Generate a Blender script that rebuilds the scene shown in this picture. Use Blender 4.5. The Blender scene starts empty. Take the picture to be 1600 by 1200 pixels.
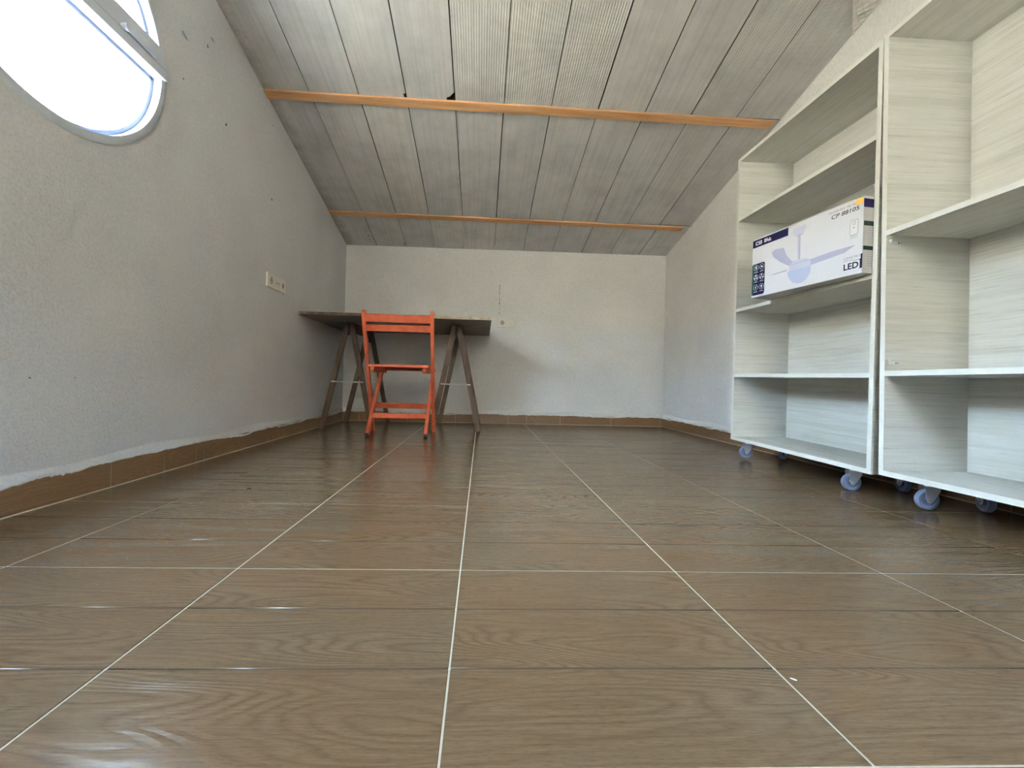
import bpy, bmesh, math, random
from mathutils import Vector, Matrix
random.seed(7)
C = bpy.context.scene.collection
sc = bpy.context.scene

# ------------------------------------------------------------------ camera
F, YAW, PITCH, ROLL = 659.078, .03634, .00885, .02387
cy_, sy_ = math.cos(YAW), math.sin(YAW); cp_, sp_ = math.cos(PITCH), math.sin(PITCH)
fwd = Vector((sy_*cp_, cy_*cp_, sp_)); rgt = Vector((cy_, -sy_, 0)); upv = rgt.cross(fwd)
r2 = rgt*math.cos(ROLL) + upv*math.sin(ROLL); u2 = -rgt*math.sin(ROLL) + upv*math.cos(ROLL)
cd = bpy.data.cameras.new('camera'); cam = bpy.data.objects.new('camera', cd); C.objects.link(cam)
m = Matrix.Identity(4)
for i in range(3):
    m[i][0], m[i][1], m[i][2] = r2[i], u2[i], -fwd[i]
m[2][3] = .36
cam.matrix_world = m
cd.sensor_width = 36; cd.lens = F/1600*36
cd.shift_x = (800-775.943)/1600; cd.shift_y = -(600-592.27)/1600
cd.clip_start = .01; cd.clip_end = 200
sc.camera = cam

# ------------------------------------------------------------------ light
W = bpy.data.worlds.new('World'); sc.world = W; W.use_nodes = True
bg = W.node_tree.nodes['Background']
bg.inputs[0].default_value = (.60, .80, 1, 1)
bg.inputs[1].default_value = 68
sd = bpy.data.lights.new('sun', 'SUN'); sd.energy = 190; sd.color = (1, .93, .81); sd.angle = math.radians(.6)
sun = bpy.data.objects.new('sun', sd); C.objects.link(sun); sun.rotation_euler = Vector((-.66, -.40, -.64)).to_track_quat('-Z', 'Y').to_euler()   # behind the house, so it lights the land outside the round window
sc.view_settings.view_transform = 'Standard'; sc.view_settings.look = 'None'
sc.view_settings.gamma = 1; sc.view_settings.use_curve_mapping = False
sc.view_settings.exposure = 0.76

# ------------------------------------------------------------------ materials
def mat(name, col=(.8,.8,.8), rough=.6, metal=0, spec=.5):
    M = bpy.data.materials.new(name); M.use_nodes = True
    b = M.node_tree.nodes['Principled BSDF']
    b.inputs['Base Color'].default_value = (*col, 1); b.inputs['Roughness'].default_value = rough
    b.inputs['Metallic'].default_value = metal; b.inputs['Specular IOR Level'].default_value = spec
    return M
class N:
    def __init__(s, M): s.t = M.node_tree; s.b = s.t.nodes['Principled BSDF']
    def n(s, typ, **kw):
        x = s.t.nodes.new(typ)
        for k, v in kw.items():
            if k.startswith('i_'):
                key = k[2:].replace('_', ' ')
                x.inputs[key].default_value = v
            else: setattr(x, k, v)
        return x
    def l(s, a, b): s.t.links.new(a, b)
    def coords(s, scale=(1,1,1), rand=0.):
        tc = s.n('ShaderNodeTexCoord'); mp = s.n('ShaderNodeMapping')
        mp.inputs['Scale'].default_value = scale
        if rand:
            oi = s.n('ShaderNodeObjectInfo'); vm = s.n('ShaderNodeVectorMath', operation='SCALE')
            cb = s.n('ShaderNodeCombineXYZ'); m2 = s.n('ShaderNodeMath', operation='MULTIPLY'); m2.inputs[1].default_value = 1.7
            s.l(oi.outputs['Random'], cb.inputs[0]); s.l(oi.outputs['Random'], m2.inputs[0]); s.l(m2.outputs[0], cb.inputs[1])
            s.l(cb.outputs[0], vm.inputs[0]); vm.inputs['Scale'].default_value = rand
            ad = s.n('ShaderNodeVectorMath', operation='ADD')
            s.l(tc.outputs['Object'], ad.inputs[0]); s.l(vm.outputs[0], ad.inputs[1]); s.l(ad.outputs[0], mp.inputs[0])
        else: s.l(tc.outputs['Object'], mp.inputs[0])
        return mp.outputs[0]
    def noise(s, vec, scale=5, detail=4, rough=.5, dist=0):
        x = s.n('ShaderNodeTexNoise'); s.l(vec, x.inputs['Vector'])
        x.inputs['Scale'].default_value = scale; x.inputs['Detail'].default_value = detail
        x.inputs['Roughness'].default_value = rough; x.inputs['Distortion'].default_value = dist
        return x.outputs['Fac']
    def ramp(s, fac, stops):
        x = s.n('ShaderNodeValToRGB'); e = x.color_ramp.elements
        while len(e) < len(stops): e.new(.5)
        for q, (p, c) in zip(e, stops):
            q.position = p; q.color = (*c, 1) if len(c) == 3 else c
        s.l(fac, x.inputs[0]); return x.outputs[0]
    def mix(s, a, b, fac, mode='MIX'):
        x = s.n('ShaderNodeMix', data_type='RGBA', blend_type=mode)
        for v, i in ((a, 6), (b, 7)):
            if isinstance(v, tuple): x.inputs[i].default_value = (*v, 1)
            else: s.l(v, x.inputs[i])
        if isinstance(fac, (int, float)): x.inputs[0].default_value = fac
        else: s.l(fac, x.inputs[0])
        return x.outputs[2]
    def math(s, op, a, b=None):
        x = s.n('ShaderNodeMath', operation=op)
        for v, i in ((a, 0), (b, 1)):
            if v is None: continue
            if isinstance(v, (int, float)): x.inputs[i].default_value = v
            else: s.l(v, x.inputs[i])
        return x.outputs[0]
    def color(s, c): s.l(c, s.b.inputs['Base Color'])
    def bump(s, h, strength=.3, dist=.001):
        x = s.n('ShaderNodeBump'); x.inputs['Strength'].default_value = strength
        x.inputs['Distance'].default_value = dist; s.l(h, x.inputs['Height']); s.l(x.outputs[0], s.b.inputs['Normal'])

def plaster(name, col, bstr, bdist, sc1=90):
    M = mat(name, col, .9, spec=.15); n = N(M); v = n.coords()
    big = n.noise(v, 2.2, 3); sm = n.noise(v, sc1, 5, .6); md = n.noise(v, 14, 4, .6)
    c = n.ramp(big, [(.3, tuple(x*.93 for x in col)), (.7, tuple(min(1, x*1.04) for x in col))])
    g = n.ramp(sm, [(.35, (.9,.9,.9)), (.6, (1,1,1))])
    n.color(n.mix(c, g, 1, 'MULTIPLY'))
    n.bump(n.math('ADD', sm, n.math('MULTIPLY', md, 1.6)), bstr, bdist)
    return M
M_wallL = plaster('rough_white_plaster', (.775,.772,.775), .6, .004, 130)
M_wall = plaster('smooth_white_plaster', (.86,.845,.81), .5, .003, 70)

def ceilmat(rib):
    M = mat('whitewashed_clay_ribbed' if rib else 'whitewashed_clay', (.6,.59,.56), .85, spec=.2); n = N(M)
    v = n.coords((1,1,1), 9); vs = n.coords((60, 1.2, 20), 9)
    st = n.noise(vs, 1, 5, .65); bl = n.noise(v, 5, 5, .6); sp = n.noise(v, 70, 3, .7)
    c = n.ramp(bl, [(.3, (.50,.50,.49)), (.55, (.61,.605,.59)), (.8, (.66,.655,.64))])
    c = n.mix(c, n.ramp(st, [(.3, (.80,.79,.77)), (.55, (1,1,1))]), .75, 'MULTIPLY')
    c = n.mix(c, n.ramp(sp, [(.24, (.55,.52,.48)), (.33, (1,1,1))]), .7, 'MULTIPLY')
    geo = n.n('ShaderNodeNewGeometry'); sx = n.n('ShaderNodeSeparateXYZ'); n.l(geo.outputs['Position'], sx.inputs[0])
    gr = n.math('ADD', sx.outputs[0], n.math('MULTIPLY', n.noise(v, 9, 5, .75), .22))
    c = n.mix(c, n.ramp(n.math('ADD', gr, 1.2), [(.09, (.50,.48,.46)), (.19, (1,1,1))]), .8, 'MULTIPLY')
    oi = n.n('ShaderNodeObjectInfo')
    c = n.mix(c, n.ramp(oi.outputs['Random'], [(0, (.90,.90,.91)), (1, (1.0,.99,.97))]), 1, 'MULTIPLY')
    n.color(c)
    w = n.n('ShaderNodeTexWave', wave_type='BANDS', bands_direction='X'); n.l(n.coords(), w.inputs['Vector'])
    w.inputs['Scale'].default_value = 26; w.inputs['Distortion'].default_value = .25
    amp = n.math('MULTIPLY', w.outputs['Fac'], float(rib))
    n.bump(n.math('ADD', n.math('ADD', amp, n.math('MULTIPLY', st, .7)), n.math('MULTIPLY', sp, .5)), .6, .0022)
    return M
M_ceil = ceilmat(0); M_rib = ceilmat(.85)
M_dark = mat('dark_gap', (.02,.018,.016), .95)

def woodmat(name, c1, c2, c3, scale, rough=.6, bstr=.3, rand=3):
    M = mat(name, c2, rough, spec=.3); n = N(M)
    v = n.coords(scale, rand); f = n.noise(v, 1, 6, .6, .4)
    c = n.ramp(f, [(.3, c1), (.5, c2), (.7, c3)])
    n.color(c); n.bump(f, bstr, .001)
    return M
M_beam = woodmat('orange_varnished_pine', (.40,.20,.085), (.52,.28,.13), (.60,.34,.17), (3, 60, 60))
M_tres = woodmat('old_brown_wood', (.075,.045,.028), (.13,.08,.05), (.20,.135,.09), (40, 40, 4))
M_board_edge = woodmat('chipboard_edge', (.22,.15,.09), (.36,.27,.17), (.52,.42,.29), (60, 60, 60))
M_board = woodmat('chipboard_face', (.16,.13,.11), (.21,.175,.15), (.26,.22,.19), (8, 8, 8))

def whitewash(name, scale, tint=(1,1,1)):
    M = mat(name, (.7,.7,.64), .55, spec=.3); n = N(M)
    v = n.coords(scale, 5); v2 = n.coords(tuple(x*.12 for x in scale), 5)
    f = n.noise(v, 1, 7, .68, .3); g = n.noise(v2, 1, 4, .6, .8); h = n.noise(n.coords((1,1,1), 5), 3, 3, .5)
    c = n.ramp(f, [(.30, (.60,.60,.53)), (.42, (.76,.755,.705)), (.60, (.84,.835,.795))])
    c = n.mix(c, n.ramp(g, [(.36, (.80,.80,.77)), (.5, (1,1,1))]), .55, 'MULTIPLY')
    c = n.mix(c, n.ramp(h, [(.3, (.90,.91,.88)), (.7, (1,1,1))]), .8, 'MULTIPLY')
    c = n.mix(c, tint, 1, 'MULTIPLY')
    n.color(c); n.bump(f, .25, .0008)
    return M
M_wwX = whitewash('whitewashed_wood_grain_across', (5, 150, 170))
M_wwY = whitewash('whitewashed_wood_grain_along', (150, 5, 170))
M_wwE = mat('whitewashed_wood_edge', (.88,.88,.82), .5)

def tilemat(name, dark, mid, light, rand=40, rough=.30, bst=.34, perm=(0,1,2)):
    M = mat(name, mid, rough, spec=.5); n = N(M)
    def pp(*v): return tuple(v[q] for q in perm)
    f = n.noise(n.coords(pp(1.0, 6.5, 1), rand), 1.5, 1.5, .4, .15)
    wob = n.noise(n.coords(pp(5, 60, 1), rand), 1, 3, .6)
    ff = n.math('ADD', n.math('MULTIPLY', f, 34), n.math('MULTIPLY', wob, 1.1))
    tri = n.math('ABSOLUTE', n.math('SUBTRACT', n.math('FRACT', ff), .5))     # contour lines give the cathedral figure
    fine = n.noise(n.coords(pp(9, 330, 1), rand), 1, 5, .75)
    pore = n.noise(n.coords(pp(70, 500, 1), rand), 1, 2, .6)
    blot = n.noise(n.coords(pp(1.6, 5, 1), rand), 2.2, 3, .5)
    hue = n.noise(n.coords(pp(1.2, 2, 1), rand+3), 2, 2, .5)
    c = n.ramp(tri, [(.02, tuple(a*.5+b*.5 for a, b in zip(dark, mid))), (.16, mid), (.42, tuple(a*.6+b*.4 for a, b in zip(light, mid)))])
    c = n.mix(c, mid, n.ramp(blot, [(.40, (.15,.15,.15)), (.62, (.85,.85,.85))]))
    c = n.mix(c, n.ramp(fine, [(.35, (.74,.70,.66)), (.55, (1.04,1.04,1.04))]), .7, 'MULTIPLY')
    c = n.mix(c, n.ramp(pore, [(.36, (.72,.70,.68)), (.50, (1,1,1))]), .6, 'MULTIPLY')
    c = n.mix(c, n.ramp(hue, [(.35, (1.06,.95,.84)), (.65, (.98,1.0,1.0))]), .8, 'MULTIPLY')
    n.color(c)
    n.l(n.math('ADD', n.math('MULTIPLY', fine, .12), rough-.05), n.b.inputs['Roughness'])
    h = n.math('ADD', n.math('MULTIPLY', tri, 1.0), n.math('MULTIPLY', fine, .30))
    n.bump(h, bst, .0011)
    return M
M_tile = tilemat('wood_effect_tile', (.090,.056,.031), (.168,.115,.067), (.215,.156,.097), rough=.18)
M_base = tilemat('brown_baseboard_tile', (.13,.075,.035), (.21,.125,.062), (.27,.165,.085), rough=.4, perm=(0,2,1))
M_baseY = tilemat('brown_baseboard_tile_side', (.13,.075,.035), (.21,.125,.062), (.27,.165,.085), rough=.4, perm=(2,0,1))
M_groove = mat('dark_mock_joint', (.095,.066,.042), .16)
M_grout = mat('pale_grout', (.54,.49,.41), .8)
M_red = woodmat('coral_red_paint', (.50,.085,.035), (.60,.12,.05), (.66,.15,.07), (20, 20, 20), .5, .15)
M_brace = mat('bright_steel_strip', (.93,.93,.94), .35, .1)
M_metal = mat('galvanised_steel', (.62,.63,.65), .32, 1)
M_zinc = mat('zinc_fork', (.66,.68,.72), .42, .35)
M_brass = mat('yellow_zinc', (.70,.60,.35), .35, 1)
M_rub = mat('black_rubber', (.015,.015,.015), .7)
M_wheel = mat('blue_grey_rubber', (.22,.27,.43), .5)
M_hub = mat('blue_grey_hub', (.17,.21,.36), .45)
M_pvc = mat('white_pvc', (.72,.77,.86), .35)  # white frame with the bluish window flare put into its colour
M_bead = mat('grey_blue_bead', (.16,.20,.32), .5)  # same PVC as the frame, its backlit shade put into the colour
M_gap_shade = mat('window_gasket', (.12,.13,.16), .6)
M_plas = mat('ivory_plastic', (.80,.77,.66), .35)
M_sw = mat('socket_well_grey', (.40,.38,.35), .5)
M_hole = mat('black_socket', (.01,.01,.01), .5)
M_box = mat('white_printed_card', (.80,.81,.86), .38)
M_boxs = mat('grey_printed_card', (.55,.54,.53), .5)
M_navy = mat('navy_print', (.014,.012,.060), .7, spec=.1)
M_green = mat('green_print', (.025,.085,.055), .7, spec=.1)
M_dkgreen = mat('dark_green_print', (.03,.05,.045), .7, spec=.1)
M_lav = mat('lavender_print', (.43,.44,.62), .4)
M_lav2 = mat('pale_lavender_print', (.60,.63,.78), .4)
M_lav3 = mat('blue_dome_print', (.50,.56,.78), .4)
M_greyp = mat('grey_print', (.32,.31,.36), .4)
M_black = mat('black_print', (.03,.03,.04), .7, spec=.1)
M_wprint = mat('white_print', (.85,.85,.87), .4)
M_org = mat('orange_sticker', (.95,.45,.08), .4)
M_mark = mat('wall_chip_grey', (.16,.15,.15), .9)
M_marks = mat('wall_smear_grey', (.42,.42,.45), .9)
M_lath = mat('plastered_metal_lath', (.70,.68,.63), .8)
M_bounce_ground = mat('outdoor_paving', (.47,.42,.34), .9)  # warm tone chosen for the light it bounces indoors
M_bright = mat('bright_scratch', (.75,.72,.66), .6)
Mg = bpy.data.materials.new('window_glass'); Mg.use_nodes = True
t = Mg.node_tree; t.nodes.clear()
o_ = t.nodes.new('ShaderNodeOutputMaterial'); mx = t.nodes.new('ShaderNodeMixShader')
tr = t.nodes.new('ShaderNodeBsdfTransparent'); gl = t.nodes.new('ShaderNodeBsdfGlossy')
gl.inputs['Roughness'].default_value = .02
mx.inputs[0].default_value = .05; t.links.new(tr.outputs[0], mx.inputs[1]); t.links.new(gl.outputs[0], mx.inputs[2])
t.links.new(mx.outputs[0], o_.inputs[0])

# ------------------------------------------------------------------ helpers
def newbm(): return bmesh.new()
def obj(name, bm, M, parent=None, smooth=False, bevel=0, seg=1):
    if bevel:
        bmesh.ops.bevel(bm, geom=[e for e in bm.edges if len(e.link_faces) == 2 and e.calc_face_angle() > .6], offset=bevel, segments=seg, affect='EDGES', profile=.7, clamp_overlap=True)
    bmesh.ops.recalc_face_normals(bm, faces=bm.faces)
    me = bpy.data.meshes.new(name); bm.to_mesh(me); bm.free()
    for q in (M if isinstance(M, (list, tuple)) else [M]): me.materials.append(q)
    if smooth:
        me.polygons.foreach_set('use_smooth', [True]*len(me.polygons))
        me.set_sharp_from_angle(angle=.6)
    o = bpy.data.objects.new(name, me); C.objects.link(o)
    if parent: o.parent = parent
    return o
def empty(name, loc=(0,0,0), rot=(0,0,0)):
    o = bpy.data.objects.new(name, None); C.objects.link(o); o.location = loc; o.rotation_euler = rot
    o.empty_display_size = .1; return o
def tag(o, label, cat, group=None):
    o['label'] = label; o['category'] = cat
    if group: o['group'] = group
    return o
def struct(o): o['kind'] = 'structure'; return o
def box(bm, x0, x1, y0, y1, z0, z1, mi=0, M=None):
    vs = [bm.verts.new((x, y, z)) for z in (z0, z1) for y in (y0, y1) for x in (x0, x1)]
    if M is not None:
        for v in vs: v.co = M @ v.co
    for f in ((0,1,3,2),(4,6,7,5),(0,4,5,1),(2,3,7,6),(0,2,6,4),(1,5,7,3)):
        bm.faces.new([vs[i] for i in f]).material_index = mi
    return vs
def bar(bm, a, b, w, h, side=(1,0,0), mi=0):
    """bar from a to b; w measured along 'side', h along the third direction"""
    a, b = Vector(a), Vector(b); d = (b-a).normalized(); s = Vector(side); s = (s - d*s.dot(d)).normalized(); t = d.cross(s)
    vs = []
    for p in (a, b):
        for i, j in ((-1,-1),(1,-1),(1,1),(-1,1)): vs.append(bm.verts.new(p + s*w/2*i + t*h/2*j))
    for f in ((3,2,1,0),(4,5,6,7),(0,1,5,4),(1,2,6,5),(2,3,7,6),(3,0,4,7)):
        bm.faces.new([vs[i] for i in f]).material_index = mi
def prism(bm, pts, d, mi=0):
    """closed polygon pts (3D, coplanar) extruded by vector d"""
    d = Vector(d); a = [bm.verts.new(p) for p in pts]; b = [bm.verts.new(Vector(p)+d) for p in pts]
    bm.faces.new(a).material_index = mi; bm.faces.new(b[::-1]).material_index = mi
    n = len(a)
    for i in range(n): bm.faces.new([a[i], b[i], b[(i+1) % n], a[(i+1) % n]]).material_index = mi
def cyl(bm, a, b, r, n=16, r2=None):
    a, b = Vector(a), Vector(b); d = (b-a).normalized()
    s = d.orthogonal().normalized(); t = d.cross(s); r2 = r if r2 is None else r2
    A = [bm.verts.new(a + (s*math.cos(q*2*math.pi/n) + t*math.sin(q*2*math.pi/n))*r) for q in range(n)]
    B = [bm.verts.new(b + (s*math.cos(q*2*math.pi/n) + t*math.sin(q*2*math.pi/n))*r2) for q in range(n)]
    bm.faces.new(A[::-1]); bm.faces.new(B)
    for i in range(n): bm.faces.new([A[i], A[(i+1) % n], B[(i+1) % n], B[i]])
def revolve(bm, prof, origin, axis, n=48, closed=True):
    """prof: list of (r, h) about axis through origin"""
    axis = Vector(axis).normalized(); s = axis.orthogonal().normalized(); t = axis.cross(s); o = Vector(origin)
    rings = []
    for q in range(n):
        a = q*2*math.pi/n; e = s*math.cos(a) + t*math.sin(a)
        rings.append([bm.verts.new(o + e*r + axis*h) for r, h in prof])
    k = len(prof)
    for q in range(n):
        A, B = rings[q], rings[(q+1) % n]
        for i in range(k if closed else k-1):
            bm.faces.new([A[i], A[(i+1) % k], B[(i+1) % k], B[i]])

# ------------------------------------------------------------------ room
YB = 3.755; YF = -2.1
XR = 1.645
SL = .2256; TH = math.atan(SL)
def zc(y): return 1.5544 + SL*(3.7133-y)
def xl(y): return -1.147 - .018*y
WY, WZ, WR = 1.1815, 1.412, .354       # round window

# floor: grout bed + tiles
P = .41813; G = .0022
bm = newbm(); box(bm, -1.40, 1.85, YF-.1, YB+.1, -.12, -.0008)
floor = struct(obj('floor', bm, M_grout))
def tile_mesh(x0, x1, y0, y1):
    """x0..x1, y0..y1 relative to tile centre; two grooves at thirds make three mock planks"""
    bm = newbm(); h = (P-G)/2; b = .0009
    prof = [(-h, -.009), (-h, -b), (-h+b, 0)]
    for g in (-P/6, P/6): prof += [(g+.0018*math.cos(math.pi*(1-q/6)), -.0005*math.sin(math.pi*q/6)) for q in range(7)]
    prof += [(h-b, 0), (h, -b), (h, -.009)]
    prof = [(min(max(y, y0), y1), z) for y, z in prof]
    xs = [(x0, -b), (x0+b, 0), (x1-b, 0), (x1, -b)]
    cols = [[bm.verts.new((x, y, min(z, z+dz) if z > -.009 else z)) for y, z in prof] for x, dz in xs]
    for a, c in zip(cols, cols[1:]):
        for i in range(len(prof)-1):
            fc = bm.faces.new([a[i], c[i], c[i+1], a[i+1]])
            if 3 <= i <= 8 or 10 <= i <= 15: fc.material_index = 1; fc.smooth = True
    for c in (cols[0], cols[-1]):
        try: bm.faces.new(c)
        except ValueError: pass
    return bm
h = (P-G)/2
full = None
for k in range(-3, 5):
    for j in range(-5, 9):
        cx = -.0311 + (k+.5)*P; cy = .3948 + (j-.5)*P
        lo = max(-h, -1.222-cx); hi = min(h, 1.655-cx)
        if hi-lo < .004: continue
        if lo == -h and hi == h:
            if full is None:
                t = obj('tile', tile_mesh(-h, h, -h, h), [M_tile, M_groove], floor); full = t.data
            else:
                t = bpy.data.objects.new('tile', full); C.objects.link(t); t.parent = floor
        else:
            t = obj('tile', tile_mesh(lo, hi, -h, h), [M_tile, M_groove], floor)
        t.location = (cx, cy, random.uniform(-.0001, .0001))

# walls
def wall_poly(bm, pts, hole=None, d=(0,0,0), nseg=72):
    ov = [bm.verts.new(p) for p in pts]; es = [bm.edges.new((ov[i], ov[(i+1) % len(ov)])) for i in range(len(ov))]
    if hole:
        hv = [bm.verts.new(p) for p in hole]; es += [bm.edges.new((hv[i], hv[(i+1) % len(hv)])) for i in range(len(hv))]
    g = bmesh.ops.triangle_fill(bm, edges=es, use_beauty=True)
    fs = [f for f in g['geom'] if isinstance(f, bmesh.types.BMFace)]
    e = bmesh.ops.extrude_face_region(bm, geom=fs)
    bmesh.ops.translate(bm, vec=d, verts=[v for v in e['geom'] if isinstance(v, bmesh.types.BMVert)])
bm = newbm()
circ = [(xl(WY+(WR+.012)*math.cos(a)), WY+(WR+.012)*math.cos(a), WZ+(WR+.012)*math.sin(a)) for a in [q*2*math.pi/72 for q in range(72)]]
wall_poly(bm, [(xl(YF), YF, -.01), (xl(YB+.1), YB+.1, -.01), (xl(YB+.1), YB+.1, zc(YB+.1)+.05), (xl(YF), YF, zc(YF)+.05)], circ, (-.12, 0, 0))
wall_left = struct(obj('wall_left', bm, M_wallL))
bm = newbm(); box(bm, -1.5, 1.9, YB, YB+.15, -.01, zc(YB)+.08); wall_back = struct(obj('wall_back', bm, M_wall))
bm = newbm(); prism(bm, [(XR, YF, -.01), (XR, YB+.1, -.01), (XR, YB+.1, zc(YB+.1)+.05), (XR, 1.9, zc(1.9)+.05), (XR, 1.89, zc(1.89)+.05), (XR, YF, zc(YF)+.05)], (.2, 0, 0))
wall_right = struct(obj('wall_right', bm, M_wall))
bm = newbm()   # wall behind the camera with an unseen opening added for fill light
for (x0, x1, z0, z1) in ((-1.4, .05, -.01, zc(YF)+.05), (.67, 1.85, -.01, zc(YF)+.05), (.05, .67, 1.80, zc(YF)+.05), (.05, .67, -.01, 1.10)): box(bm, x0, x1, YF-.2, YF, z0, z1)
struct(obj('wall_front', bm, M_wall))
bm = newbm()
box(bm, .05, .08, YF-.1, YF+.01, 1.10, 1.80); box(bm, .64, .67, YF-.1, YF+.01, 1.10, 1.80); box(bm, .08, .64, YF-.1, YF+.01, 1.77, 1.80); box(bm, .08, .64, YF-.1, YF+.01, 1.10, 1.13)
struct(obj('window_2', bm, M_pvc))  # unseen window, added as a source of fill light
bm = newbm(); box(bm, -40, 40, -40, 40, -.5, -.4)
g = struct(obj('ground', bm, M_bounce_ground)); g.location.z = -2.5  # unseen ground, added for the light it bounces indoors
bm = newbm(); prism(bm, [(-7, -30, -3), (-12, -30, 1.5), (-22, -30, 7.5), (-40, -30, 8), (-40, -30, -3)], (0, 60, 0)); prism(bm, [(-30, -8, -3), (-30, -13, 2), (-30, -24, 9), (-30, -40, 9), (-30, -40, -3)], (60, 0, 0)); struct(obj('hillside', bm, M_bounce_ground))  # unseen slopes added to send warm light in through both windows

# ceiling: dark shade slab over clay boards, boards and battens as children
ceil = empty('ceiling', (0, 3.7133, 1.5544), (-TH, 0, 0)); struct(ceil)
def s_(y): return (y-3.7133)/math.cos(TH)        # distance along the slope
bm = newbm(); box(bm, -1.45, 1.9, s_(YF-.2), s_(YB+.12), .032, .12); obj('ceiling_slab', bm, M_dark, ceil)  # near-black slab stands in for the shade seen through the joints
xj = [-1.225, -.950, -.690, -.437, -.177, .088, .347, .608, .870, 1.131, 1.390, 1.66]
rows = [(3.765, 3.300), (3.300, 2.298), (2.298, 1.29), (1.29, .28), (.28, -.73), (-.73, -1.74), (-1.74, -2.2)]
for ri, (ya, yb) in enumerate(rows):
    off = [0, 0, 0, .0, .01, -.01, .0][ri]
    for i in range(len(xj)-1):
        a = xj[i] + (off if i else 0) + .0013 + abs(random.gauss(0, .0008)); b = xj[i+1] + (off if i < len(xj)-2 else 0) - .0013 - abs(random.gauss(0, .0008))
        if (ri, i) in ((2, 8), (1, 4), (2, 6)): b -= .0022
        if (ri, i) in ((2, 3),): b -= .0018
        L0, L1 = s_(yb)+.002, s_(ya)-.002
        tilt = random.uniform(-.0012, .0012)
        pts = [(a, L0), (b, L0), (b, L1), (a, L1)]
        if (ri, i) == (2, 2): pts = [(a, L0), (b, L0), (b, L1-.052), (b-.012, L1-.05), (b-.010, L1-.03), (b-.016, L1), (a, L1)]
        if (ri, i) == (2, 3): pts = [(a, L0), (b, L0), (b, L1-.072), (b-.010, L1-.06), (b-.022, L1-.045), (b-.040, L1-.04), (b-.045, L1), (a, L1)]
        bm = newbm(); cx, cyy = (a+b)/2, (L0+L1)/2
        prism(bm, [(x-cx, y-cyy, 0) for x, y in pts], (0, 0, .028))
        bm.normal_update()
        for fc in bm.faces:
            if abs(fc.normal.z) < .5: fc.material_index = 1  # board sides coloured near-black as painted shade in the joints
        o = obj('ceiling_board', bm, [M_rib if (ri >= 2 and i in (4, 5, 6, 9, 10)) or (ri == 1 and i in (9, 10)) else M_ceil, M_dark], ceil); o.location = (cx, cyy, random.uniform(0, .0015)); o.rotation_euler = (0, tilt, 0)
for yc, x0, x1, w in ((2.301, xl(2.3)+.004, 1.612, .050), (3.310, xl(3.3)+.006, 1.588, .046)):
    bm = newbm(); bar(bm, (x0, 0, 0), (x1, 0, 0), w, .013, (0,1,0))
    o = obj('ceiling_batten', bm, M_beam, ceil, bevel=.0015); o.location = (0, s_(yc), -.0045); o.rotation_euler = (0, 0, .0155)
    o['label'] = 'orange wooden batten'
# small chips in the board edges by the back wall
def flat_blob(bm, c, u, v, ru, rv, n=9, th=None, seed=0):
    rnd = random.Random(seed); u, v = Vector(u), Vector(v); w = u.cross(v).normalized()*(th or .0008)
    pts = []
    for q in range(n):
        a = q*2*math.pi/n; k = rnd.uniform(.55, 1.15)
        pts.append(Vector(c) + u*ru*k*math.cos(a) + v*rv*k*math.sin(a))
    prism(bm, [p - w*.5 for p in pts], w)
for i, (x, y, rx, ry) in enumerate([(-1.17, 3.70, .014, .003), (-.70, 3.70, .012, .004), (-.985, 3.60, .004, .018), (-.99, 3.655, .005, .006), (.08, 3.71, .006, .004)]):
    bm = newbm(); flat_blob(bm, (x, s_(y), -.0008), (1,0,0), (0,1,0), rx, ry, seed=i); obj('chip', bm, M_dark, ceil)
# metal lath patch where the boards stop short of the right wall
lp = empty('lath_patch', (0, 0, 0)); lp.parent = ceil; lp['label'] = 'diamond mesh lath skimmed with plaster'
edge = [(1.70, 1.905), (1.5265, 1.709), (1.44, 1.615), (1.40, 1.20), (1.72, 1.20)]
bm = newbm(); prism(bm, [(x, s_(y), -.004) for x, y in edge], (0, 0, .003)); obj('plaster_backing', bm, M_wall, lp)
bm = newbm()
def inside(x, y):
    c = False; n = len(edge)
    for i in range(n):
        x1, y1 = edge[i]; x2, y2 = edge[(i+1) % n]
        if (y1 > y) != (y2 > y) and x < (x2-x1)*(y-y1)/(y2-y1)+x1: c = not c
    return c
st = .017
for i in range(0, 30):
    for j in range(0, 60):
        x = 1.40 + i*st; y = 1.25 + j*st*.85
        if (i+j) % 2 or not inside(x, y) or y < 1.35: continue
        if y > 1.80 and random.random() < .55: continue
        for dx in (-1, 1):
            for dy in (1,):
                X, Y = x+dx*st, y+dy*st*.85
                if inside(X, Y) and X < 1.64:
                    bar(bm, (x, s_(y), -.0062), (X, s_(Y), -.0062), .0045, .0035, (0,0,1))
o = obj('lath_strands', bm, M_lath, lp); o['kind'] = 'stuff'

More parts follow.
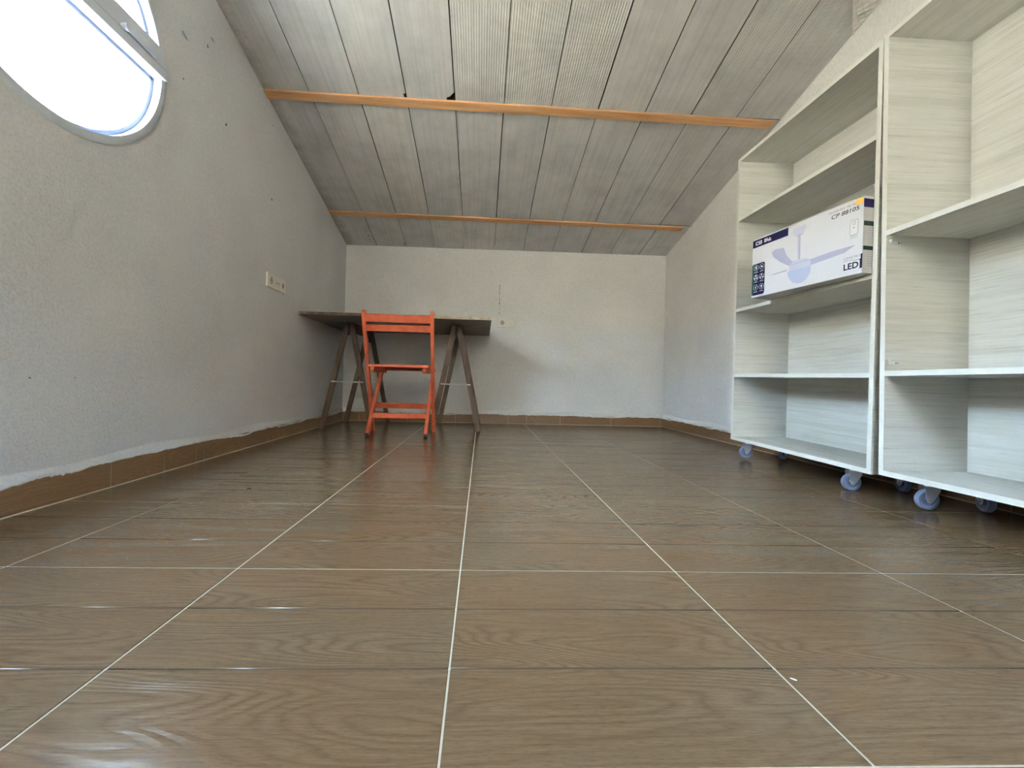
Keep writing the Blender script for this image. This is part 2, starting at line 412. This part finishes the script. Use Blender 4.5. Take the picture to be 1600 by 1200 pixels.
# baseboards: grout strip with tile pieces, plaster lapping over the top
BH, BT = .079, .009
def baseboard(name, side, f, joints, wallobj, wm, seed):
    """f(s, t, z): s along the wall, t out of the wall"""
    rnd = random.Random(seed)
    def q(bm, s0, s1, t0, t1, z0, z1):
        v = [bm.verts.new(f(s, t, z)) for z in (z0, z1) for t in (t0, t1) for s in (s0, s1)]
        for ff in ((0,1,3,2),(4,6,7,5),(0,4,5,1),(2,3,7,6),(0,2,6,4),(1,5,7,3)): bm.faces.new([v[i] for i in ff])
    bm = newbm(); q(bm, joints[0], joints[-1], 0, BT-.0008, 0, BH-.002)
    q(bm, joints[0], joints[-1], BT-.001, BT+.0022, 0, .0022)       # grout bead along the floor
    bb = struct(obj(name, bm, M_grout))
    for a, b in zip(joints, joints[1:]):
        bm = newbm(); q(bm, a+.0011, b-.0011, .001, BT, .0022, BH); obj('tile', bm, M_base if side == 'back' else M_baseY, bb)
    bm = newbm(); n = int((joints[-1]-joints[0])/.008); lo, hi, lo2 = [], [], []; z = BH-.004
    for i in range(n+1):
        s = joints[0] + (joints[-1]-joints[0])*i/n
        z += rnd.uniform(-.0022, .0022); z = min(max(z, BH-.014), BH+.002)
        zz = z - (.003 if rnd.random() < .1 else 0)
        th = BT + .0012 + .0006*math.sin(s*31) 
        hi.append(bm.verts.new(f(s, -.001, BH+.030+.008*math.sin(s*9)))); lo.append(bm.verts.new(f(s, th, zz+.004))); lo2.append(bm.verts.new(f(s, BT-.0003, zz)))
    mid = [bm.verts.new(f(joints[0] + (joints[-1]-joints[0])*i/n, BT*.75, BH+.012)) for i in range(n+1)]
    for i in range(n):
        bm.faces.new([hi[i], mid[i], mid[i+1], hi[i+1]]); bm.faces.new([mid[i], lo[i], lo[i+1], mid[i+1]]); bm.faces.new([lo[i], lo2[i], lo2[i+1], lo[i+1]])
    o = obj('plaster_lap', bm, wm, wallobj, smooth=True)
    return bb
baseboard('baseboard_left', 'left', lambda s, t, z: (xl(s)+t, s, z), [YF, -1.3, -.88, -.46, -.04, .38, .80, .97, 1.381, 1.612, 1.79, 1.846, 2.311, 2.764, 3.19, 3.61, YB-.001], wall_left, M_wallL, 1)
baseboard('baseboard_back', 'back', lambda s, t, z: (s, YB-t, z), [xl(YB)+BT, -1.06, -.64, -.222, .248, .412, .712, 1.169, 1.62, XR-BT], wall_back, M_wall, 2)
baseboard('baseboard_right', 'right', lambda s, t, z: (XR-t, s, z), [YF, -1.7, -1.28, -.86, -.44, -.02, .40, .82, 1.24, 1.66, 2.07, 2.43, 2.841, 3.334, 3.72, YB-.001], wall_right, M_wall, 3)

# plaster marks on the walls
for i, (y, z, ry, rz, mm) in enumerate([(1.661,1.673,.020,.008,M_marks), (1.830,1.793,.016,.007,M_marks), (1.799,1.741,.005,.008,M_mark), (1.943,1.498,.006,.009,M_mark), (2.385,1.35,.006,.009,M_mark), (1.662,1.504,.003,.004,M_mark), (2.376,1.76,.004,.004,M_mark), (1.134,.344,.003,.002,M_mark), (1.258,.346,.002,.002,M_mark), (1.50,.348,.002,.002,M_mark)]):
    bm = newbm(); flat_blob(bm, (xl(y)+.0006, y, z), (0,1,-.25 if mm is M_marks else 0), (0,0,1), ry, rz, seed=20+i); obj('paint_chip', bm, mm, wall_left)
for i, z in enumerate([1.268, 1.225, 1.205, 1.19, 1.165, 1.15, 1.125, 1.098, 1.07, 1.05, 1.02, .985, .97]):
    bm = newbm(); flat_blob(bm, (.148-.0002*i+random.uniform(-.003, .003), YB-.0006, z), (1,0,0), (0,0,1), .0022+.0014*(i % 3), .012+.004*(i % 2), n=8, seed=40+i); obj('plaster_crack', bm, M_mark if i in (1, 3, 4, 7, 8, 9) else M_marks, wall_back)

# ------------------------------------------------------------------ round window
AX = Vector((1, -.018*0, 0)); wx = xl(WY)
O = (wx, WY, WZ)
bm = newbm()
revolve(bm, [(WR, .006), (WR+.016, .006), (WR+.026, .001), (WR+.026, -.002), (WR+.011, -.002), (WR+.011, -.07), (WR-.014, -.07), (WR-.014, -.034), (WR, -.027)], O, AX, 96)
win = struct(obj('window_1', bm, M_pvc, smooth=True))
bm = newbm(); revolve(bm, [(WR-.014, -.022), (WR+.001, -.022), (WR+.001, -.034), (WR-.014, -.034)], O, AX, 96); obj('glazing_bead', bm, M_bead, win, smooth=True)
def chord(bm, z0, z1, x0, x1, r):
    y0 = math.sqrt(max(0, r*r-(z0-WZ)**2)); y1 = math.sqrt(max(0, r*r-(z1-WZ)**2))
    vs = [bm.verts.new((wx+x, WY+s*y, z)) for x in (x0, x1) for (s, y, z) in ((-1, y0, z0), (1, y0, z0), (1, y1, z1), (-1, y1, z1))]
    for f in ((0,3,2,1),(4,5,6,7),(0,1,5,4),(1,2,6,5),(2,3,7,6),(3,0,4,7)): bm.faces.new([vs[i] for i in f])
bm = newbm(); chord(bm, 1.4490, 1.512, -.06, .012, WR+.010); obj('transom', bm, M_pvc, win, bevel=.0015)
bm = newbm(); chord(bm, 1.412, 1.4455, -.055, .016, WR+.014); obj('sash_rail', bm, M_pvc, win, bevel=.002)
bm = newbm(); chord(bm, 1.400, 1.413, -.035, -.022, WR-.006); obj('glazing_bead', bm, M_bead, win)
bm = newbm(); chord(bm, 1.4455, 1.4490, -.03, .0135, WR+.009); obj('gasket', bm, M_gap_shade, win)  # dark strip standing in for the shaded gap between rail and transom
bm = newbm(); chord(bm, 1.511, 1.518, -.035, -.022, WR-.006); obj('glazing_bead', bm, M_bead, win)
for z0, s in ((1.404, -1), (1.518, 1)):
    bm = newbm(); r = WR-.006; a0 = math.asin((z0-WZ)/r); pts = []
    A0, A1 = (a0, math.pi-a0) if s > 0 else (math.pi-a0, 2*math.pi+a0)
    for q in range(49):
        a = A0+(A1-A0)*q/48; pts.append((wx-.036, WY+r*math.cos(a), WZ+r*math.sin(a)))
    prism(bm, pts, (-.004, 0, 0)); obj('glass_pane', bm, Mg, win)
bm = newbm(); bar(bm, (wx+.024, 1.372, 1.4545), (wx+.024, 1.482, 1.4525), .009, .010, (1,0,0)); h_ = obj('latch_handle', bm, M_pvc, win, bevel=.002)
bm = newbm(); cyl(bm, (wx+.010, 1.366, 1.455), (wx+.030, 1.366, 1.455), .0115, 20); obj('latch_pivot', bm, M_pvc, h_, smooth=True, bevel=.001)

# ------------------------------------------------------------------ bookcases
def caster(parent, loc, ang, rear=False):
    """fork with plate as the part; wheel and bolt hang from it. loc = swivel point under the bottom panel, wheel trails along ang"""
    bm = newbm(); H = .086
    box(bm, -.024, .024, -.019, .019, -.0028, 0)
    cyl(bm, (0,0,-.003), (0,0,-.014), .014, 20, .017)
    e = .016  # trail
    for s in (-1, 1):
        y = s*.0125
        prism(bm, [(-.012, y-.001, -.014), (e+.013, y-.001, -.014), (e+.011, y-.001, -.040), (e+.007, y-.001, -.061), (e, y-.001, -.066), (e-.008, y-.001, -.060), (-.011, y-.001, -.028)], (0, .002, 0))
    box(bm, -.016, .016, -.0135, .0135, -.0165, -.0135)
    c = obj('caster', bm, M_zinc, parent); c.location = loc; c.rotation_euler = (0, 0, ang)
    bm = newbm(); R = .030
    revolve(bm, [(R-.003, -.0095), (R, -.006), (R, .006), (R-.003, .0095), (R-.009, .0095), (R-.010, .006), (R-.010, -.006), (R-.009, -.0095)], (e, 0, -H+R), (0,1,0), 40)
    w = obj('wheel', bm, M_wheel, c, smooth=True)
    bm = newbm(); revolve(bm, [(R-.0095, -.0055), (R-.0095, .0055), (.011, .0045), (.009, .0095), (.003, .0095), (.003, -.0095), (.009, -.0095), (.011, -.0045)], (e, 0, -H+R), (0,1,0), 32)
    obj('hub', bm, M_hub, c, smooth=True)
    bm = newbm(); cyl(bm, (e, -.018, -H+R), (e, .018, -H+R), .0042, 8); obj('axle_bolt', bm, M_metal, c)
    bm = newbm(); cyl(bm, (0, 0, -.010), (0, 0, -.002), .0105, 16, .0125); obj('swivel_ring', bm, M_brass, c)
    return c
T = .0165
def bookcase(name, x0, depth, ylo, yhi, z0, z1, shelves, rotx, label):
    w = yhi-ylo; r = empty(name, (x0, ylo, z0-.086), (rotx, 0, 0)); tag(r, label, 'bookcase', 'wheeled bookcases along the right wall')
    b = .086; Ht = z1-z0
    def part(nm, X0, X1, Y0, Y1, Z0, Z1, M):
        bm = newbm(); cx, cyv, cz = (X0+X1)/2, (Y0+Y1)/2, (Z0+Z1)/2
        box(bm, X0-cx, X1-cx, Y0-cyv, Y1-cyv, Z0-cz, Z1-cz)
        for f in bm.faces:
            if f.normal.x < -.5 or f.calc_center_median().x < X0-cx+.0005: f.material_index = 1
        o = obj(nm, bm, [M, M_wwE], r, bevel=.0006); o.location = (cx, cyv, cz); return o
    part('side_panel', 0, depth, 0, T, b, b+Ht, M_wwX)
    part('side_panel', 0, depth, w-T, w, b, b+Ht, M_wwX)
    part('top_panel', 0, depth, T, w-T, b+Ht-T, b+Ht, M_wwY)
    part('bottom_panel', 0, depth, T, w-T, b, b+T, M_wwY)
    bm = newbm(); box(bm, -.003, .003, -w/2, w/2, -Ht/2, Ht/2)
    o = obj('back_panel', bm, M_wwY, r); o.location = (depth+.003, w/2, b+Ht/2)
    for s in shelves: part('shelf', .001, depth, T, w-T, s-z0+b, s-z0+b+T, M_wwY)
    return r, w
u1, w1 = bookcase('bookcase', 1.312, .285, 1.372, 2.168, .082, 1.539, (.407, .743, 1.212), .016,
    'whitewashed open bookcase on casters nearest the back wall, holding the ceiling fan box')
caster(u1, (.0646, .124, .086), math.radians(168)); caster(u1, (.0566, .725, .086), math.radians(168))
caster(u1, (.235, .103, .086), math.radians(80)); caster(u1, (.235, .715, .086), math.radians(205))
bc2, w2 = bookcase('bookcase', 1.312, .285, .545, 1.343, .090, 1.545, (.4135, .8735), -.0017,
    'empty whitewashed bookcase on casters cut by the right edge of the photo')
caster(bc2, (.0826, .704, .086), math.radians(168)); caster(bc2, (.060, .09, .086), math.radians(190))
caster(bc2, (.235, .700, .086), math.radians(250)); caster(bc2, (.235, .09, .086), math.radians(200))
# hinge plates left on the inside of its left side panel
for z, L in ((.848, .046), (.456, .040)):
    bm = newbm(); yy = w2-T
    box(bm, .008, .008+L*.55, yy-.004, yy, z-.007, z+.001); box(bm, .008, .013, yy-.010, yy, z-.008, z+.006)
    prism(bm, [(.008+L*.55, yy-.0015, z-.0065), (.008+L, yy-.0015, z-.004), (.008+L, yy-.0015, z), (.008+L*.55, yy-.0015, z+.001)], (0, .0015, 0))
    hp = obj('hinge_plate', bm, M_brace, bc2)
    bm = newbm(); cyl(bm, (.008+L*.72, yy-.0025, z-.003), (.008+L*.72, yy, z-.003), .0022, 10); cyl(bm, (.008+L*.9, yy-.0025, z-.003), (.008+L*.9, yy, z-.003), .0016, 10)
    obj('screw', bm, M_rub, hp)

# ------------------------------------------------------------------ ceiling fan box
ux, uy = 1.272-1.207, 1.370-1.855; LL = math.hypot(ux, uy)
fb = empty('cardboard_box', (1.2075, 1.855, .7682), (0, .016, math.atan2(uy, ux)))
tag(fb, 'long white carton printed with a ceiling fan, jutting out from the bookcase shelf', 'box')
BW, BHt, BD = .4865, .259, .165
bm = newbm(); box(bm, 0, BW, 0, BD, 0, BHt)
for f in bm.faces:
    c = f.calc_center_median()
    if c.x > BW-.001 or c.z < .001: f.material_index = 1
obj('carton', bm, [M_box, M_boxs], fb, bevel=.001)
LAY = [.0]
def pr(name, polys, M, lay=1, parent=None, face='front'):
    bm = newbm()
    for p in polys:
        if face == 'front': prism(bm, [(u, -.0002*lay, v) for u, v in p], (0, .0002*lay-.00005, 0))
        else: prism(bm, [(BW+.0002*lay, u, v) for u, v in p], (-.0002*lay+.00005, 0, 0))
    return obj(name, bm, M, parent or fb)
def rect(u0, v0, u1, v1): return [(u0, v0), (u1, v0), (u1, v1), (u0, v1)]
def rrect(u0, v0, u1, v1, r, n=5):
    out = []
    for cx, cy, a in ((u1-r, v0+r, -90), (u1-r, v1-r, 0), (u0+r, v1-r, 90), (u0+r, v0+r, 180)):
        for q in range(n+1): a_ = math.radians(a+90*q/n); out.append((cx+r*math.cos(a_), cy+r*math.sin(a_)))
    return out
def disc(u, v, r, n=20, a0=0, a1=360): return [(u+r*math.cos(math.radians(a0+(a1-a0)*q/n)), v+r*math.sin(math.radians(a0+(a1-a0)*q/n))) for q in range(n)]
def ringp(u, v, r, w, n=24):
    out = []
    for q in range(n):
        a, b = 2*math.pi*q/n, 2*math.pi*(q+1)/n
        out.append([(u+r*math.cos(a), v+r*math.sin(a)), (u+r*math.cos(b), v+r*math.sin(b)), (u+(r-w)*math.cos(b), v+(r-w)*math.sin(b)), (u+(r-w)*math.cos(a), v+(r-w)*math.sin(a))])
    return out
def lettering(name, txt, size, u, v, width, M, parent, lay=2, bold=0, shear=0, align='LEFT'):
    cu = bpy.data.curves.new(name, 'FONT'); cu.body = txt; cu.size = size; cu.offset = bold; cu.shear = shear; cu.resolution_u = 3
    tmp = bpy.data.objects.new(name, cu); C.objects.link(tmp)
    bpy.context.view_layer.update()
    me = bpy.data.meshes.new_from_object(tmp.evaluated_get(bpy.context.evaluated_depsgraph_get()))
    bpy.data.objects.remove(tmp)
    xs = [q.co.x for q in me.vertices]; k = width/(max(xs)-min(xs)) if width else 1
    x0 = min(xs)
    for q in me.vertices: q.co = Vector((u+(q.co.x-x0)*k, -.0002*lay-.0001, v+q.co.y))
    me.materials.clear(); me.materials.append(M); me.name = name
    o = bpy.data.objects.new(name, me); C.objects.link(o); o.parent = parent; return o
band = pr('logo_band', [rect(.0008, .2215, .187, .2545)], M_navy)
lg = []
# logo: squared C + R style mark, then a tight word mark
x, y, hh = .017, .2305, .0155
lg += [rect(x, y, x+.004, y+hh), rect(x, y, x+.016, y+.0038), rect(x, y+hh-.0038, x+.018, y+hh)]
lg += [rect(x+.018, y, x+.022, y+hh*.55), rect(x+.016, y+hh*.42, x+.034, y+hh*.62), rect(x+.018, y, x+.035, y+.0038), rect(x+.031, y, x+.035, y+hh), rect(x+.018, y+hh-.0035, x+.035, y+hh)]
x = .0645
lg += [rect(x, y, x+.0042, y+.0155), rect(x, y+.0125, x+.010, y+.0155), rect(x+.0065, y, x+.0105, y+.0155), rect(x+.0125, y+.002, x+.0165, y+.0165), rect(x+.0165, y+.007, x+.022, y+.010), rect(x+.020, y, x+.024, y+.010), rect(x+.026, y, x+.0295, y+.0155), rect(x+.0295, y, x+.0365, y+.003), rect(x+.033, y, x+.0365, y+.010)]
pr('logo_mark', lg, M_wprint, 2, band)
ip = pr('icon_panel', [rrect(.0008, .009, .0715, .148, .010)], M_navy)
pr('green_fade', [rect(.0009, .012, .012, .1455)], M_green, 2, ip); 
ic = []
for (u, v) in ((.0235, .1300), (.0555, .1300), (.0235, .0870), (.0555, .0870), (.0235, .0430), (.0555, .0430)):
    ic += ringp(u, v, .0128, .0011); ic.append(rect(u-.010, v-.0205, u+.010, v-.0185))
ic += [rect(.020, .124, .027, .137), disc(.0555, .130, .005, 10), rect(.0505, .1275, .0555, .1325)]
for (u, v) in ((.0235, .087), (.0555, .087)):
    for a in (90, 210, 330):
        ca, sa = math.cos(math.radians(a)), math.sin(math.radians(a)); ic.append([(u, v), (u+ca*.010-sa*.004, v+sa*.010+ca*.004), (u+ca*.010+sa*.004, v+sa*.010-ca*.004)][::1])
ic += [[(.020,.036), (.027,.041), (.024,.043), (.029,.050), (.019,.045), (.022,.043)], disc(.0555, .045, .0050, 12), rect(.0533, .036, .0577, .041)]
pr('icons', ic, M_wprint, 3, ip)
fan = pr('fan_picture', [[(.230,.205), (.246,.205), (.2475,.108), (.2355,.108)], [(.1977,.0725), (.2932,.0725), (.2932,.098), (.268,.1085), (.2126,.1123), (.1977,.1035)]], M_lav2)
pr('fan_canopy', [[(.2085,.2290), (.2110,.2390), (.2640,.2400), (.2690,.2330), (.2683,.2213), (.2545,.2050), (.2256,.2033), (.2105,.2161)]], M_lav2, 2, fan)
pr('fan_blade', [[(.1065,.175), (.123,.1836), (.1683,.1776), (.1780,.152), (.1879,.135), (.2127,.1072), (.1948,.0965), (.1504,.1245), (.1171,.1528)]], M_lav, 2, fan)
pr('fan_blade', [[(.2928,.0977), (.2932,.075), (.3558,.0790), (.4232,.0840), (.4631,.1010), (.3801,.1024)]], M_lav, 2, fan)
pr('fan_blade', [[(.0917,.0802), (.186,.083), (.1861,.0785), (.132,.0775)]], M_lav, 2, fan)
pr('lamp_dome', [[(.1912,.0735), (.2932,.0735), (.2925,.0560), (.2860,.0380), (.2722,.0240), (.2540,.0165), (.2352,.0165), (.2150,.0250), (.2021,.0376), (.1930,.0560)]], M_lav3, 3, fan)
pr('canopy_shade', [[(.2256,.2033), (.2545,.2050), (.250,.2095), (.231,.2085)], rect(.2395,.110,.2440,.203), rect(.200,.0965,.286,.0985)], M_lav, 4, fan)
lettering('product_lettering', 'Ventilador de techo', .0125, .3603, .2400, .122, M_greyp, fb, 1)
lettering('model_lettering', 'CP 88105', .0205, .3725, .2185, .100, M_black, fb, 1, bold=.0002, shear=.12)
pr('orange_sticker', [[(.4585,.2380), (.4600,.2545), (.4850,.2550), (.4852,.2370)]], M_org, 4)
rm = pr('remote_picture', [rrect(.4415,.137,.4703,.189,.006)], M_greyp)
pr('remote_body', [rrect(.4428,.1383,.4690,.1877,.005)], M_wprint, 2, rm); pr('remote_buttons', ringp(.456, .178, .006, .0012)+[rect(.454,.160,.458,.164)], M_greyp, 3, rm)
lettering('remote_lettering', 'MANDO A\nDISTANCIA', .0065, .4440, .1320, .026, M_greyp, fb, 1)
lb = pr('led_badge', [[(.4560,.0170), (.4872,.0170), (.4872,.0655), (.4815,.0655), (.4815,.0490), (.4560,.0490)]], M_navy)
pr('led_ground', [rrect(.4215,.0170,.4790,.0478,.004)], M_wprint, 2, lb)
lettering('led_lettering', 'LED', .0300, .4235, .0215, .052, M_navy, lb, 3, bold=.0008)
lettering('compatible_lettering', 'COMPATIBLE', .0100, .4215, .0580, .058, M_greyp, lb, 1)
lettering('with_light_lettering', 'CON LUZ', .0085, .4215, .0500, .033, M_greyp, lb, 1)
pr('end_band', [rect(.001, .222, BD-.002, .251)], M_navy, 1, None, 'side')
pr('end_label_bar', [rect(.003, .160, .120, .176)], M_dkgreen, 1, None, 'side'); pr('end_label_bar', [rect(.003, .078, .120, .092)], M_dkgreen, 1, None, 'side')
pr('end_print_lines', [rect(.020, z, .060+.01*(i % 3), z+.0018) for i, z in enumerate([.152-.0075*q for q in range(8)] + [.070-.0075*q for q in range(7)])], M_greyp, 1, None, 'side')

# ------------------------------------------------------------------ table board on trestles
DZ = .776; TK = .0185
yf0, yf1 = 2.775, 2.815
tb = empty('tabletop', (0, 0, 0)); tb.location = (-.56, 3.27, DZ)
tag(tb, 'raw chipboard table top pushed into the back left corner on two trestles', 'table top')
bm = newbm()
P4 = [(xl(yf0)+.002+.56, yf0-3.27), (.058+.56, yf1-3.27), (.064+.56, YB-.004-3.27), (xl(YB)+.003+.56, YB-.004-3.27)]
prism(bm, [(x, y, .001) for x, y in P4], (0, 0, TK-.001)); obj('board', bm, M_board_edge, tb)
bm = newbm(); prism(bm, [(x, y, 0) for x, y in [(P4[0][0]+.001, P4[0][1]+.001), (P4[1][0]-.001, P4[1][1]+.001), P4[2], P4[3]]], (0, 0, .0012)); obj('underside_veneer', bm, M_board, tb)
bm = newbm(); bar(bm, (P4[0][0]+.01, P4[0][1]-.0006+.0003, TK/2), (P4[0][0]+.79, P4[0][1]+.0248-.0006, TK/2), .0015, TK-.001, (0,1,0)); obj('edge_band', bm, M_tres, tb)

def trestle(xc, xa, xb, y0, y1, label, brace_back=True):
    r = empty('trestle', (xc, (y0+y1)/2, 0)); tag(r, label, 'trestle', 'trestles under the table top')
    yc = (y0+y1)/2; ztop = DZ-.0015
    def P_(x, y, z): return (x-xc, y-yc, z)
    for s in (-1, 1):
        bm = newbm(); bar(bm, P_(xc+s*.0125, y0-.02, ztop-.030), P_(xc+s*.0125, y1+.02, ztop-.030), .020, .058, (1,0,0)); obj('top_beam', bm, M_tres, r, bevel=.002)
        for y in (y0+.006, y1-.006):
            foot = xa if s < 0 else xb
            yy = y-.018 if y < yc else y+.018
            bm = newbm(); bar(bm, P_(xc+s*.015, yy, ztop-.012), P_(foot, yy, .004), .036, .020, (1,0,0))
            for v in bm.verts:
                if v.co.z < .02: v.co.z = .0
            obj('leg', bm, M_tres, r, bevel=.0015)
    for y in (y0-.026, y1+.026):
        z = .341; k = (ztop-z)/ztop
        a, b = xc+(xa-xc)*k, xc+(xb-xc)*k
        bm = newbm(); mid = (a+b)/2
        bar(bm, P_(a-.014, y, z+.002), P_(mid+.012, y, z-.001), .003, .009, (0,1,0)); bar(bm, P_(mid-.012, y-.003, z-.001), P_(b+.014, y-.003, z), .003, .009, (0,1,0))
        cyl(bm, P_(mid, y-.008, z-.001), P_(mid, y+.002, z-.001), .005, 10)
        for q in (a, b): cyl(bm, P_(q, y-.006, z+.001), P_(q, y+.004, z+.001), .005, 10)
        obj('brace', bm, M_brace, r)['label'] = 'folding steel brace'
        bm = newbm(); box(bm, -.007, .007, y-yc-.002, y-yc+.004, ztop-.095, ztop-.02); obj('hinge', bm, M_rub, r)
    for s, q in ((-1, xa), (1, xb)):
        k = .84; x = xc+(q-xc)*k
        pass
    return r
trestle(-.962, -1.143, -.785, 3.10, 3.62, 'brown wooden folding trestle in the corner by the left wall, behind the red chair')
trestle(-.190, -.352, -.014, 3.10, 3.62, 'brown folding trestle right of the red chair, under the table top free end')

# ------------------------------------------------------------------ red folding chair
ch = empty('folding_chair', (-.53, 2.85, 0)); tag(ch, 'coral red wooden folding chair seen from behind, tucked under the table top', 'chair')
def Q(x, y, z): return (x+.53, y-2.85, z)
ypt = lambda z: 3.015 - (3.015-2.625)*z/.80            # upright line
ylg = lambda z: 2.686 + (3.02-2.686)*z/.43
XLu, XRu = -.745, -.322
for x, xt in ((-.756, -.737), (-.329, -.315)):
    bm = newbm()
    a, b = Vector(Q(x, ypt(0), 0)), Vector(Q(xt, ypt(.79), .79))
    bar(bm, a, b, .021, .036, (1,0,0))
    for v in bm.verts:
        if v.co.z < .02: v.co.z = 0
    vt = [v for v in bm.verts if v.co.z > .7]
    bmesh.ops.bevel(bm, geom=[e for e in bm.edges if e.verts[0].co.z > .7 and e.verts[1].co.z > .7 and abs(e.verts[0].co.x-e.verts[1].co.x) > .01], offset=.010, segments=4, affect='EDGES')
    obj('upright', bm, M_red, ch, smooth=True)
for x, xt in ((-.712, -.705), (-.345, -.345)):
    bm = newbm(); bar(bm, Q(x, ylg(.012), .012), Q(xt, ylg(.425), .425), .020, .032, (1,0,0)); obj('leg', bm, M_red, ch, bevel=.0015)
    bm = newbm(); bar(bm, Q(x, ylg(-.002), .0), Q(x, ylg(.014), .014), .0215, .0335, (1,0,0))
    for v in bm.verts:
        if v.co.z < .008: v.co.z = 0
    obj('foot_cap', bm, M_rub, ch)['label'] = 'black rubber foot cap'
for z0, z1 in ((.722, .770), (.668, .707)):
    bm = newbm(); n = 8; zc_ = (z0+z1)/2
    for i in range(n):
        pass
    bar(bm, Q(-.730, ypt(zc_)-.004, zc_), Q(-.322, ypt(zc_)-.004, zc_), z1-z0, .014, (0, -.44, .9)); obj('back_slat', bm, M_red, ch, bevel=.003)
bm = newbm(); bar(bm, Q(-.748, ypt(.187)+.004, .187), Q(-.330, ypt(.187)+.004, .187), .036, .014, (0, -.44, .9)); obj('stretcher', bm, M_red, ch, bevel=.002)
bm = newbm(); bar(bm, Q(-.706, ylg(.127)-.004, .127), Q(-.350, ylg(.127)-.004, .127), .036, .014, (0, .6, .8)); obj('stretcher', bm, M_red, ch, bevel=.002)
bm = newbm(); cyl(bm, Q(-.735, ylg(.420), .436), Q(-.325, ylg(.420), .436), .008, 12); obj('pivot_rod', bm, M_red, ch, smooth=True)
for x in (-.690, -.362):
    bm = newbm(); pts = []
    for q in range(9):
        a = math.pi/2+math.pi*q/8; pts.append(Q(x-.010, 2.712+.018*math.cos(a), .427+.018*math.sin(a)))
    pts += [Q(x-.010, 3.06, .413), Q(x-.010, 3.06, .445)]
    prism(bm, pts, (.020, 0, 0)); obj('seat_rail', bm, M_red, ch)
for i in range(6):
    y = 2.728+i*.062; bm = newbm(); box(bm, -.717+.53, -.340+.53, y-.026-2.85, y+.026-2.85, .4455, .461); obj('seat_slat', bm, M_red, ch, bevel=.002)
for x in (-.728, -.3365):
    z = .255; bm = newbm(); cyl(bm, Q(x-.022, ypt(z), z), Q(x+.022, ypt(z), z), .005, 10); obj('pivot_bolt', bm, M_metal, ch)

# ------------------------------------------------------------------ sockets
def plate(bm, w, hgt, d, M4):
    box(bm, -w/2, w/2, -d, 0, -hgt/2, hgt/2)
def wall_plate(name, loc, rz, w, hgt, modules, label, cat):
    """local x = along wall, local -y = out of the wall"""
    r = empty(name, loc, (0, 0, rz)); tag(r, label, cat)
    bm = newbm(); box(bm, -w/2, w/2, -.0105, 0, -hgt/2, hgt/2); obj('frame', bm, M_plas, r, bevel=.003, seg=2)
    bm = newbm(); box(bm, -w/2-.0018, w/2+.0018, -.0022, 0, -hgt/2-.0022, hgt/2+.0010); obj('base_rim', bm, M_sw, r)  # grey edge standing in for the seam shadow around the plate
    n = len(modules); p = w/n if n < 3 else .071
    for i, mo in enumerate(modules):
        cx = (i-(n-1)/2)*p*(.94 if n < 3 else 1)
        bm = newbm(); box(bm, cx-.0285, cx+.0285, -.0115, -.008, -.0285, .0285); mi = obj('insert', bm, M_plas, r, bevel=.001)
        def cy(nm, x, z, rr, M, y0=-.0125, y1=-.009, n=24):
            bm = newbm(); cyl(bm, (x, y0, z), (x, y1, z), rr, n); return obj(nm, bm, M, mi)
        if mo == 'schuko':
            bm = newbm(); revolve(bm, [(.0195, -.0125), (.0225, -.0125), (.0225, -.009), (.0195, -.009)], (cx, 0, 0), (0,1,0), 32); 
            for v in bm.verts: pass
            obj('socket_rim', bm, M_plas, mi); cy('socket_well', cx, 0, .0195, M_sw, -.0120)
            for s in (-1, 1): cy('socket_hole', cx+s*.0095, 0, .0026, M_hole, -.0126, n=10)
            for s in (-1, 1):
                bm = newbm(); box(bm, cx-.003, cx+.003, -.0132, -.0118, s*.0175-.0025, s*.0175+.0025); obj('earth_clip', bm, M_hole, mi)
        elif mo == 'coax':
            for s in (-1, 1): cy('coax_port', cx+s*.012, 0, .0062, M_zinc, -.0145); cy('coax_hole', cx+s*.012, 0, .0035, M_hole, -.0150)
        elif mo == 'data':
            bm = newbm(); box(bm, cx-.006, cx+.006, -.0125, -.011, -.0135, .0135); obj('data_port', bm, M_hole, mi)
        elif mo == 'rocker':
            bm = newbm(); v0 = [(cx-.027, -.0115, -.020), (cx+.027, -.0115, -.020), (cx+.027, -.0115, .027), (cx-.027, -.0115, .027)]
            prism(bm, v0, (0, -.004, 0)); 
            for v in bm.verts:
                if v.co.y < -.014 and v.co.z > 0: v.co.y = -.0130
            obj('rocker', bm, M_plas, mi, bevel=.0008)
            bm = newbm(); box(bm, cx-.004, cx+.004, -.0150, -.0135, .0015, .0030); obj('rocker_mark', bm, M_greyp, mi)
    return r
wall_plate('wall_socket', (.2105, YB-.0002, .8955), 0, .150, .081, ['schuko', 'rocker'], 'small ivory double plate with socket and switch, on the back wall beside the table top', 'socket')
yy = 2.455
wall_plate('wall_socket', (xl(yy)+.0002, yy, .899), math.pi/2+.018, .222, .076, ['schuko', 'coax', 'data'], 'long ivory triple socket plate on the left wall above the table height', 'socket')

# specks on the floor
bm = newbm(); flat_blob(bm, (-.739, 1.394, .0006), (1,0,0), (0,1,0), .007, .006, seed=91); tag(obj('dirt_speck', bm, M_dark), 'tiny dark crumb on the floor tiles left of centre, towards the left wall', 'speck')
bm = newbm(); flat_blob(bm, (.397, .513, .0006), (.8,-.6,0), (.6,.8,0), .004, .0012, seed=92); tag(obj('paint_fleck', bm, M_bright), 'tiny pale paint fleck on the floor tiles right of centre', 'speck')
